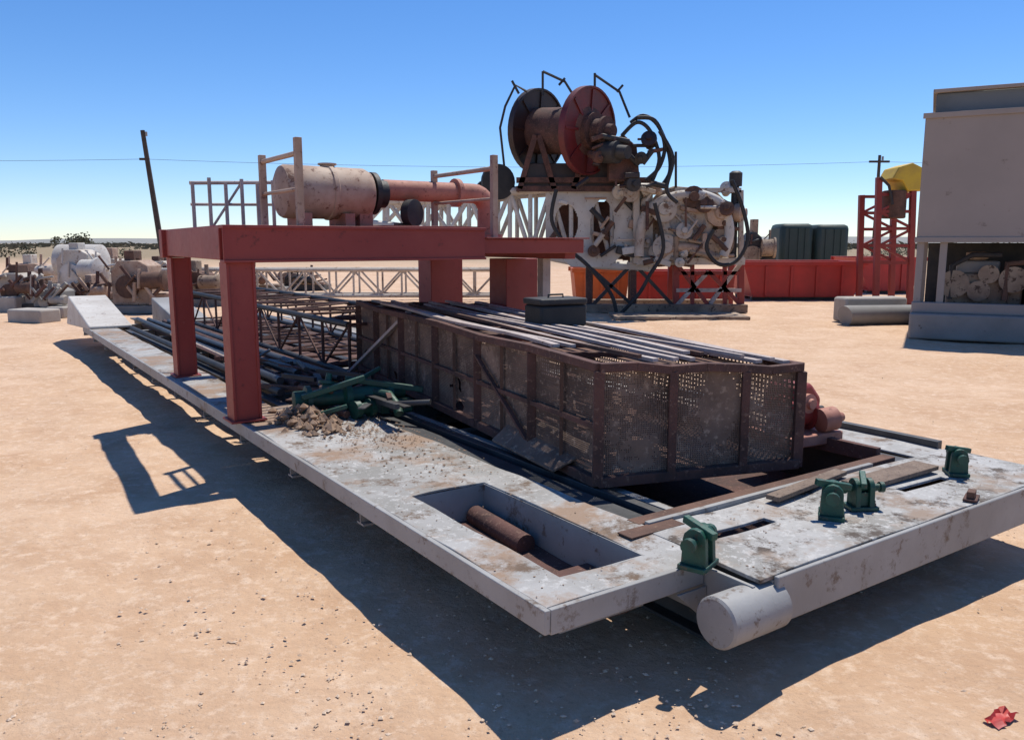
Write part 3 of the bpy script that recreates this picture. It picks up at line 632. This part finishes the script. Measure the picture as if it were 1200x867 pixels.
for d in (0,1.0):
    mb=MB(); xs_=lin(x0,x1,16)
    for i,(a,c) in enumerate(zip(xs_,xs_[1:])):
        mb.tube((a,26+d,.18),(a,26+d,1.0),.035,n=6); mb.tube((a,26+d,.18 if i%2 else 1.0),(c,26+d,1.0 if i%2 else .18),.035,n=6)
    build('lacing',mb,'dirtywhite',tt)
def skip(name,label,u0,u1,vt,Y,dep,m,cat,slope=.4,ribs=5,group=None):
    a=pt(u0,330,Y).x; b=pt(u1,330,Y).x; zt=pt(u0,vt,Y).z
    tt=thing(name,label,cat,((a+b)/2,Y+dep/2,0),group=group)
    th=.05
    mb=MB()
    mb.prism([(a,Y,zt),(a+slope,Y,.12),(b-slope,Y,.12),(b,Y,zt)],(0,th,0)); mb.prism([(a,Y+dep,zt),(a+slope,Y+dep,.12),(b-slope,Y+dep,.12),(b,Y+dep,zt)],(0,th,0))
    mb.prism([(a,Y+th,zt),(a+slope,Y+th,.12),(a+slope+th,Y+th,.12),(a+th,Y+th,zt)],(0,dep-th,0)); mb.prism([(b-th,Y+th,zt),(b-slope-th,Y+th,.12),(b-slope,Y+th,.12),(b,Y+th,zt)],(0,dep-th,0))
    mb.box(a+slope,b-slope,Y+th,Y+dep,.10,.15)
    build('hull',mb,m,tt)
    build('rim',MB().box(a-.05,b+.05,Y-.06,Y-.005,zt-.12,zt+.02),m,tt,ID,.01); build('rim',MB().box(a-.05,b+.05,Y+dep+.06,Y+dep+.12,zt-.12,zt+.02),m,tt,ID,.01)
    for k in range(ribs):
        x=a+slope+(b-a-2*slope)*(k+.5)/ribs; build('rib',MB().box(x-.04,x+.04,Y-.05,Y-.004,.14,zt-.13),m,tt,ID,.006)
    for yy in (.1,dep-.3): build('runner',MB().box(a+slope,b-slope,Y+yy,Y+yy+.2,0,.1),'dark',tt)
    return tt
skip('orange_bin','orange steel bin behind the rig, under its white mast',672,738,315,25.5,1.6,'orange','bin',.1,3)
skip('red_bin','red steel bin seen through the lattice base of the rig',744,862,318,25.0,1.6,'brightred','bin',.1,4)
skip('red_bin','long bright red steel bin right of the rig',870,1014,307,26.5,2.2,'brightred','bin',.35,4,'bright red bins right of the rig')
skip('red_bin','shorter red steel bin beside the red lattice tower',1002,1085,302,30.0,2.2,'brightred','bin',.5,2,'bright red bins right of the rig')
for (u0,u1,vt,l) in ((914,956,262,'left of the two dark tanks beyond the red bins'),(956,998,263,'right one of the two dark tanks beyond the red bins')):
    Y=44; a=pt(u0,300,Y).x; b=pt(u1,300,Y).x; zt=pt(u0,vt,Y).z
    tt=thing('dark_tank',l,'tank',((a+b)/2,Y+1,0),group='dark tanks beyond the red bins')
    build('shell',MB().box(a,b-.15,Y,Y+2,.4,zt),'tankgreen',tt,ID,.25)
    build('saddle',MB().box(a+.3,a+.5,Y+.3,Y+1.7,0,.8),'dark',tt); build('saddle',MB().box(b-.5,b-.3,Y+.3,Y+1.7,0,.8),'dark',tt)
    for x in (a+.5,(a+b)/2,b-.6): build('rib',MB().box(x-.04,x+.04,Y-.05,Y-.001,.6,zt-.25),'tankgreen',tt)
Y=24.5; tt=thing('red_lattice_tower','red lattice tower with a yellow cowl left of the grey building','tower',tuple(pt(1048,300,Y).xy)+(0,))
def q(u,v,d=0): return pt(u,v,Y)+Vector((0,d,0))
for d in (0,1.2):
    for (u,v) in ((1030,208 if d==0 else 226),(1070,222)): build('chord',MB().beam((q(u,300,d).x,Y+d,0),q(u,v,d),.16),'red',tt,ID,.01)
    mb=MB()
    for k,v in enumerate((228,248,268,288,308)):
        mb.beam(q(1030,v,d),q(1070,v,d),.09)
        if k<4: mb.beam(q(1030,v,d),q(1070,v+20,d),.07) if k%2 else mb.beam(q(1070,v,d),q(1030,v+20,d),.07)
    build('lacing',mb,'red',tt)
build('cowl',MB().prism([q(1044,210,-.1),q(1052,196,-.1),q(1068,191,-.1),q(1082,198,-.1),q(1082,224,-.1),q(1062,224,-.1),q(1056,212,-.1)],(0,1.0,0)),'yellow',tt,ID,.03)
build('fuel_drum',MB().lathe(q(1050,256,.2),(0,0,1),[(0,.3),(.02,.34),(.8,.34),(.82,.3)],18),'rust',tt)
build('cable',MB().path([q(1030,208,-.1),q(1040,218,-.1),q(1044,240,-.1)],.04,6),'dark',tt)
# ---------------------------------------------------------------- grey building
Y=16.0; c0=pt(1080,200,Y); zb=pt(1080,283,Y).z; zt=pt(1080,135,Y).z
F=Matrix.Translation((c0.x,Y,0))@Matrix.Rotation(R(-27),4,'Z'); L_=6.0
tt=thing('grey_control_house','grey raised equipment house at the right, standing on a dull grey base','building',tuple((F@Vector((L_/2,1.5,0)))),rz=R(-27))
build('wall',MB().box(0,L_,0,3,zb,zt),'container',tt,F,.02)
build('seam',MB().box(2.5,2.512,-.006,-.001,zb+.09,zt-.08),'roofunit',tt,F)
build('eave_trim',MB().box(-.04,L_+.04,-.04,-.003,zt-.07,zt+.03),'container',tt,F,.006)
build('sill_trim',MB().box(-.03,L_+.03,-.03,-.003,zb-.02,zb+.08),'container',tt,F,.006)
build('roof_unit',MB().box(.16,L_-.5,.15,2.6,zt+.001,zt+.40),'roofunit',tt,F,.02)
build('roof_cap',MB().box(.10,L_-.4,.05,2.7,zt+.403,zt+.47),'container',tt,F,.01)
for x in (.02,.42,2.2,4.0,5.6): build('leg',MB().box(x,x+.13,.05,.18,.50,zb-.001),'container',tt,F,.01)
for x in (.05,2.6,5.6): build('leg',MB().box(x,x+.16,2.7,2.86,.50,zb-.001),'container',tt,F,.01)
build('bay_shade_panel',MB().box(.22,5.59,1.9,1.95,.51,zb-.03),'dark',tt,F)  # added dark sheet standing in for shade in the bay under the house
build('skirt_beam',MB().box(.0,L_,-.02,.22,.50,.70),'container',tt,F,.01)
build('base_slab',MB().box(-.02,L_+.2,-.25,3.2,.0,.5),'slabgrey',tt,F,.04)
tt=thing('engine','grimy engine under the grey raised house','engine',tuple(F@Vector((.9,.9,.5))),rz=R(-27))
build('block',MB().box(.60,1.9,.6,1.3,.50,1.25),'greytan',tt,F,.05)
build('head',MB().box(.75,1.5,.7,1.2,1.251,1.5),'slabgrey',tt,F,.04)
for x,z,rr in ((.72,1.05,.27),(1.15,.92,.20),(1.3,1.25,.18),(1.72,1.15,.25)): build('pulley',MB().lathe((x,.62,z),(0,-1,0),[(0,rr*.6),(.1,rr*.6),(.11,rr),(.16,rr),(.17,rr*.3)],20),'greytan',tt,F)
build('pipework',MB().path([(1.6,.5,.75),(1.6,.5,1.45),(2.4,.5,1.55)],.06,8),'rust',tt,F)
build('pipework',MB().path([(.66,.5,.75),(.66,.5,1.4),(1.0,.5,1.62),(1.5,.5,1.62)],.05,8),'dark',tt,F)
build('radiator',MB().box(1.95,2.15,.4,1.4,.50,1.55),'dark',tt,F,.02)
build('air_cleaner',MB().lathe((1.1,.9,1.5),(0,0,1),[(0,.12),(.03,.2),(.16,.2),(.18,.1)],18),'greytan',tt,F)
p0=gp(996,382); 
b=build('round_ended_beam',MB().path([(p0.x,p0.y+.3,.2),(p0.x+.05,p0.y+.32,.21),(p0.x+1.75,p0.y+.5,.21)],.23,20),'slabgrey'); tag(b,'grey round ended beam lying left of the grey building base','beam')
build_=MB().beam((p0.x+.10,p0.y+.9,.30),(p0.x+1.62,p0.y+1.1,.30),.6,.58)
tag(build('sill_block',build_,'concrete',bev=.06),'low pale block behind the round ended beam beside the grey building','block')
# ---------------------------------------------------------------- left junk
def machine(name,label,cat,u0,u1,vt,Y,m1,m2,seed,group=None):
    random.seed(seed); x0=pt(u0,340,Y).x; x1=pt(u1,340,Y).x; zt=pt(u0,vt,Y).z; Wd=x1-x0
    tt=thing(name,label,cat,((x0+x1)/2,Y+.6,0),group=group)
    build('base',MB().box(x0,x1,Y,Y+1.3,0,.2),'dark' if seed%2 else 'slabgrey',tt,ID,.01)
    a=x0+random.uniform(.0,.15)*Wd; b=a+random.uniform(.38,.6)*Wd; c=x1-random.uniform(0,.1)*Wd; h1=zt*random.uniform(.72,.88)
    build('housing',MB().prism([(a,Y+.2,.2),(b,Y+.2,.2),(b,Y+.2,h1*.9),(b-.15*Wd,Y+.2,h1),(a+.12*Wd,Y+.2,h1),(a,Y+.2,h1*.8)],(0,.9,0)),m1,tt,ID,.03)
    build('gear_box',MB().box(b+.01,c,Y+.1,Y+.9,.2,zt*random.uniform(.3,.5)),m1,tt,ID,.03)
    build('cover',MB().lathe((a+.35*(b-a)+.1,Y+.199,h1*.5),(0,-1,0),[(0,h1*.22),(.08,h1*.22),(.10,h1*.16),(.11,.05)],20),m2,tt)
    build('top_box',MB().box(a+.2*Wd,a+.36*Wd,Y+.3,Y+.8,h1*.8,zt*.99),m2,tt,ID,.03)
    cr=zt*random.uniform(.12,.19)
    build('cylinder',MB().lathe((b-.05*Wd,Y+.02,zt*.52),(1,random.uniform(-.3,.1),0),[(0,.1),(.03,cr),(Wd*.3,cr),(Wd*.31,cr*1.2),(Wd*.36,cr*1.2),(Wd*.4,.1)],18),m2,tt)
    build('stack',MB().lathe((x0+random.uniform(.3,.8)*Wd,Y+.5,.2),(0,0,1),[(0,.07),(zt*.75,.06)],12),m2,tt)
    for k in range(12):
        p=Vector((random.uniform(x0,x1-.3),Y+random.uniform(-.1,.1),random.uniform(.25,zt*.7))); dd=random.choice([Vector((random.uniform(.3,.8),0,.1)),Vector((.05,0,.5)),Vector((.3,0,.3)),Vector((-.25,0,.35))])
        build('pipe',MB().tube(p,p+dd,random.choice([.03,.05]),n=8),random.choice([m1,m2,'darkrust']),tt)
    return tt
machine('scrapped_compressor','grey and rust scrapped compressor at the far left edge of the yard','machine',-12,56,310,22,'concrete','rust',3)
machine('low_pump','low dusty pump in front of the white pump unit','machine',30,84,334,20.8,'slabgrey','concrete',13)
machine('white_pump_unit','dusty white pump unit in the far left scrap row','machine',58,128,284,27,'dirtywhite','white',5)
machine('brown_pump_unit','rusty brown pump unit standing behind the far end of the skid','machine',124,198,293,21.5,'tan','rust',8)
machine('brown_engine','brown scrapped engine seen between the two left red posts','machine',200,268,305,24,'rust','greytan',18)
machine('pale_generator','small pale generator behind the scrap row at left','machine',100,170,290,31,'concrete','tan',12)
machine('tan_gearbox','tan gearbox at the end of the far left scrap row','machine',4,64,298,33,'tan','dirtywhite',23)
machine('grey_engine','grimy grey engine partly hidden beyond the near red post','machine',256,330,312,30,'greytan','rust',28)
machine('rusty_separator','rusty low separator right of the lowest concrete block at far left','machine',80,128,322,23.5,'rust','tan',33)
machine('pale_crate_machine','pale boxy machine seen just left of the rear red post','machine',162,215,300,28,'dirtywhite','rust',36)
machine('tan_pump','tan pump on a dark base seen under the red frame','machine',322,380,316,32,'tan','dark',41)
machine('dark_engine','dark engine between the rig and the dark tanks','machine',868,912,256,42,'dark','greytan',29)
c=pt(66,300,29); tt=thing('white_tank','worn white tank at the far left behind the pump units','tank',(c.x+.9,29,0))
build('shell',MB().lathe((c.x,29,1.2),(1,0,0),[(0,.2),(.05,.45),(.15,.6),(1.6,.6),(1.7,.45),(1.75,.2)],24),'white',tt)
for x in (.3,1.3): build('saddle',MB().box(c.x+x,c.x+x+.2,28.5,29.5,0,.75),'rust',tt)
random.seed(31)
desc=['pale concrete block at the far left edge, lowest in the photo','squat pale block beside the lowest one at the far left','long low block in front of the scrapped compressor','thin slab block between the compressor and the skid nose','small block nearest the white skid nose','pale block behind the squat one at far left']
for k,(u,v,sx,sz) in enumerate(((28,378,1.0,.30),(64,372,.5,.26),(36,360,.9,.36),(74,357,.9,.20),(100,352,.4,.3),(8,366,.6,.42))):
    p=gp(u,v); Fk=Matrix.Translation(p)@Matrix.Rotation(random.uniform(-.3,.3),4,'Z')
    tag(build('concrete_block',MB().box(-sx/2,sx/2,0,.6,-.03,sz),'concrete',None,Fk,.04),desc[k],'concrete block',group='concrete blocks at the far left')
# ---------------------------------------------------------------- poles and wires
def pole(name,label,u,v,Y,lean,rad,extra):
    top=pt(u,v,Y); base=Vector((top.x+lean,Y,0))
    tt=thing(name,label,'utility pole',tuple(base)); build('pole',MB().tube(base,top,rad,rad*.7,12),'pole',tt)
    for (dz,hw) in extra: build('crossarm',MB().beam(top+Vector((-hw,0,-dz)),top+Vector((hw,0,-dz)),.14,.16),'pole',tt)
    build('insulator',MB().tube(top+Vector((.25,0,-.4)),top+Vector((.25,0,-.1)),.08),'greypaint',tt)
    return top
pA=pole('utility_pole','dark leaning wooden utility pole standing alone at the left',167,153,60,.95,.22,[(2.0,.35)])
pB=pole('utility_pole','slim wooden utility pole behind the red lattice tower',1031,182,66,.0,.16,[(.5,.8)])
zw=pA.z-2.0; zw2=pB.z-.5
def wire(a,b,sag): 
    return [a.lerp(b,t_)+Vector((0,0,-sag*4*t_*(1-t_))) for t_ in lin(0,1,24)]
A0=Vector((pA.x-45,57,zw+.4)); A1=Vector((pA.x,60,zw)); B1=Vector((pB.x,66,zw2)); C1=Vector((pB.x+45,68,zw2+.8))
for (p_,q_,s_,l) in ((A0,A1,.4,'thin overhead wire left of the leaning pole'),(A1,B1,.5,'long thin overhead wire between the two utility poles'),(B1,C1,.5,'thin overhead wire right of the slim pole')):
    tag(build('overhead_wire',MB().path(wire(p_,q_,s_),.012,5),'dark'),l,'wire',group='overhead wires')
# ---------------------------------------------------------------- vegetation
def bush(name,label,x,y,h,rad,n,trunk,group,seed):
    random.seed(seed); tt=thing(name,label,'tree' if name=='tree' else 'shrub',(x,y,0),group=group)
    mb=MB().tube((x,y,0),(x+.1,y,trunk+h*.3),.05*h,.02*h,8)
    for k in range(4):
        a=k*1.6; mb.tube((x,y,trunk*.8),(x+math.cos(a)*rad*.6,y+math.sin(a)*rad*.6,trunk+h*.4),.02*h,.01*h,6)
    build('trunk',mb,'bark',tt)
    mb=MB(); cl=[(random.gauss(0,.45)*rad,random.gauss(0,.4)*rad,trunk+h*random.uniform(.1,.7),random.uniform(.25,.5)*rad) for k in range(12)]
    for i in range(n):
        cx,cy,cz,cr=random.choice(cl); v=Vector((random.gauss(0,.55),random.gauss(0,.55),random.gauss(0,.5)))*cr
        s_=random.uniform(.05,.12)*rad; c=Vector((x+cx,y+cy,cz))+v
        e1=Vector((random.gauss(0,1),random.gauss(0,1),random.gauss(0,1))).normalized()*s_; e2=e1.orthogonal().normalized()*s_*.7
        mb.add([c-e1,c-e2,c+e1,c+e2],[(0,1,2,3)])
    build('crown',mb,'leaf',tt,flat=True)
p=pt(92,272,95); bush('tree','lone small dark tree on the horizon at the left',p.x,95,2.4,1.6,900,.9,None,2)
random.seed(77)
spots=[(random.choice([random.uniform(-20,330),random.uniform(860,1200),random.uniform(300,860)]),random.uniform(80,260)) for k in range(40)]
for k,(u,Yk) in enumerate(spots):
    p=pt(u,285,Yk); rr=random.uniform(.8,1.9); bush('shrub','low olive desert shrub far off on the plain',p.x,Yk,rr*.8,rr,150,.05,'low desert shrubs far off on the plain',100+k)
mb=MB(); random.seed(5)
for k in range(7000):
    y=random.uniform(220,900); x=random.uniform(-.9,.9)*y; hh=1.0+1.6*noise.noise(Vector((x*.01,y*.01,0)))
    c=Vector((x,y,random.uniform(.1,max(.4,hh)))); s_=random.uniform(.5,1.2); e1=Vector((random.gauss(0,1),random.gauss(0,.5),random.gauss(0,.4))).normalized()*s_*1.8; e2=Vector((0,0,s_*.55))
    mb.add([c-e1,c-e2,c+e1,c+e2],[(0,1,2,3)])
tag(build('scrub',mb,'scrubleaf',flat=True),'dusty olive scrub along the horizon','scrub',kind='stuff')
mb=MB(); n=120
for i in range(n+1):
    x=-2600+5200*i/n; h=9+14*max(0,noise.noise(Vector((i*.07,.5,0)))+.2)
    mb.v+= [Vector((x,2300,-1)),Vector((x,2500,h)),Vector((x,2900,-1))]
for i in range(n): mb.f+=[(i*3,(i+1)*3,(i+1)*3+1,i*3+1),(i*3+1,(i+1)*3+1,(i+1)*3+2,i*3+2)]
tag(build('hills',mb,'hill'),'low hazy hills on the horizon','hills',kind='structure')
p=gp(1172,846); Fk=Matrix.Translation(p)@Matrix.Rotation(.6,4,'Z')
tt=thing('red_scrap','small crumpled red scrap on the sand at the bottom right','scrap',tuple(p))
mb=MB(); random.seed(3)
for j in range(6):
    for i in range(8): mb.v.append(Vector((-.07+.14*i/7+random.uniform(-.01,.01),-.03+.06*j/5+random.uniform(-.008,.008),.012+.05*abs(noise.noise(Vector((i*.9,j*1.1,1)))))))
for j in range(5):
    for i in range(7): mb.f.append((j*8+i,j*8+i+1,(j+1)*8+i+1,(j+1)*8+i))
build('cloth',mb,'brightred',tt,Fk)
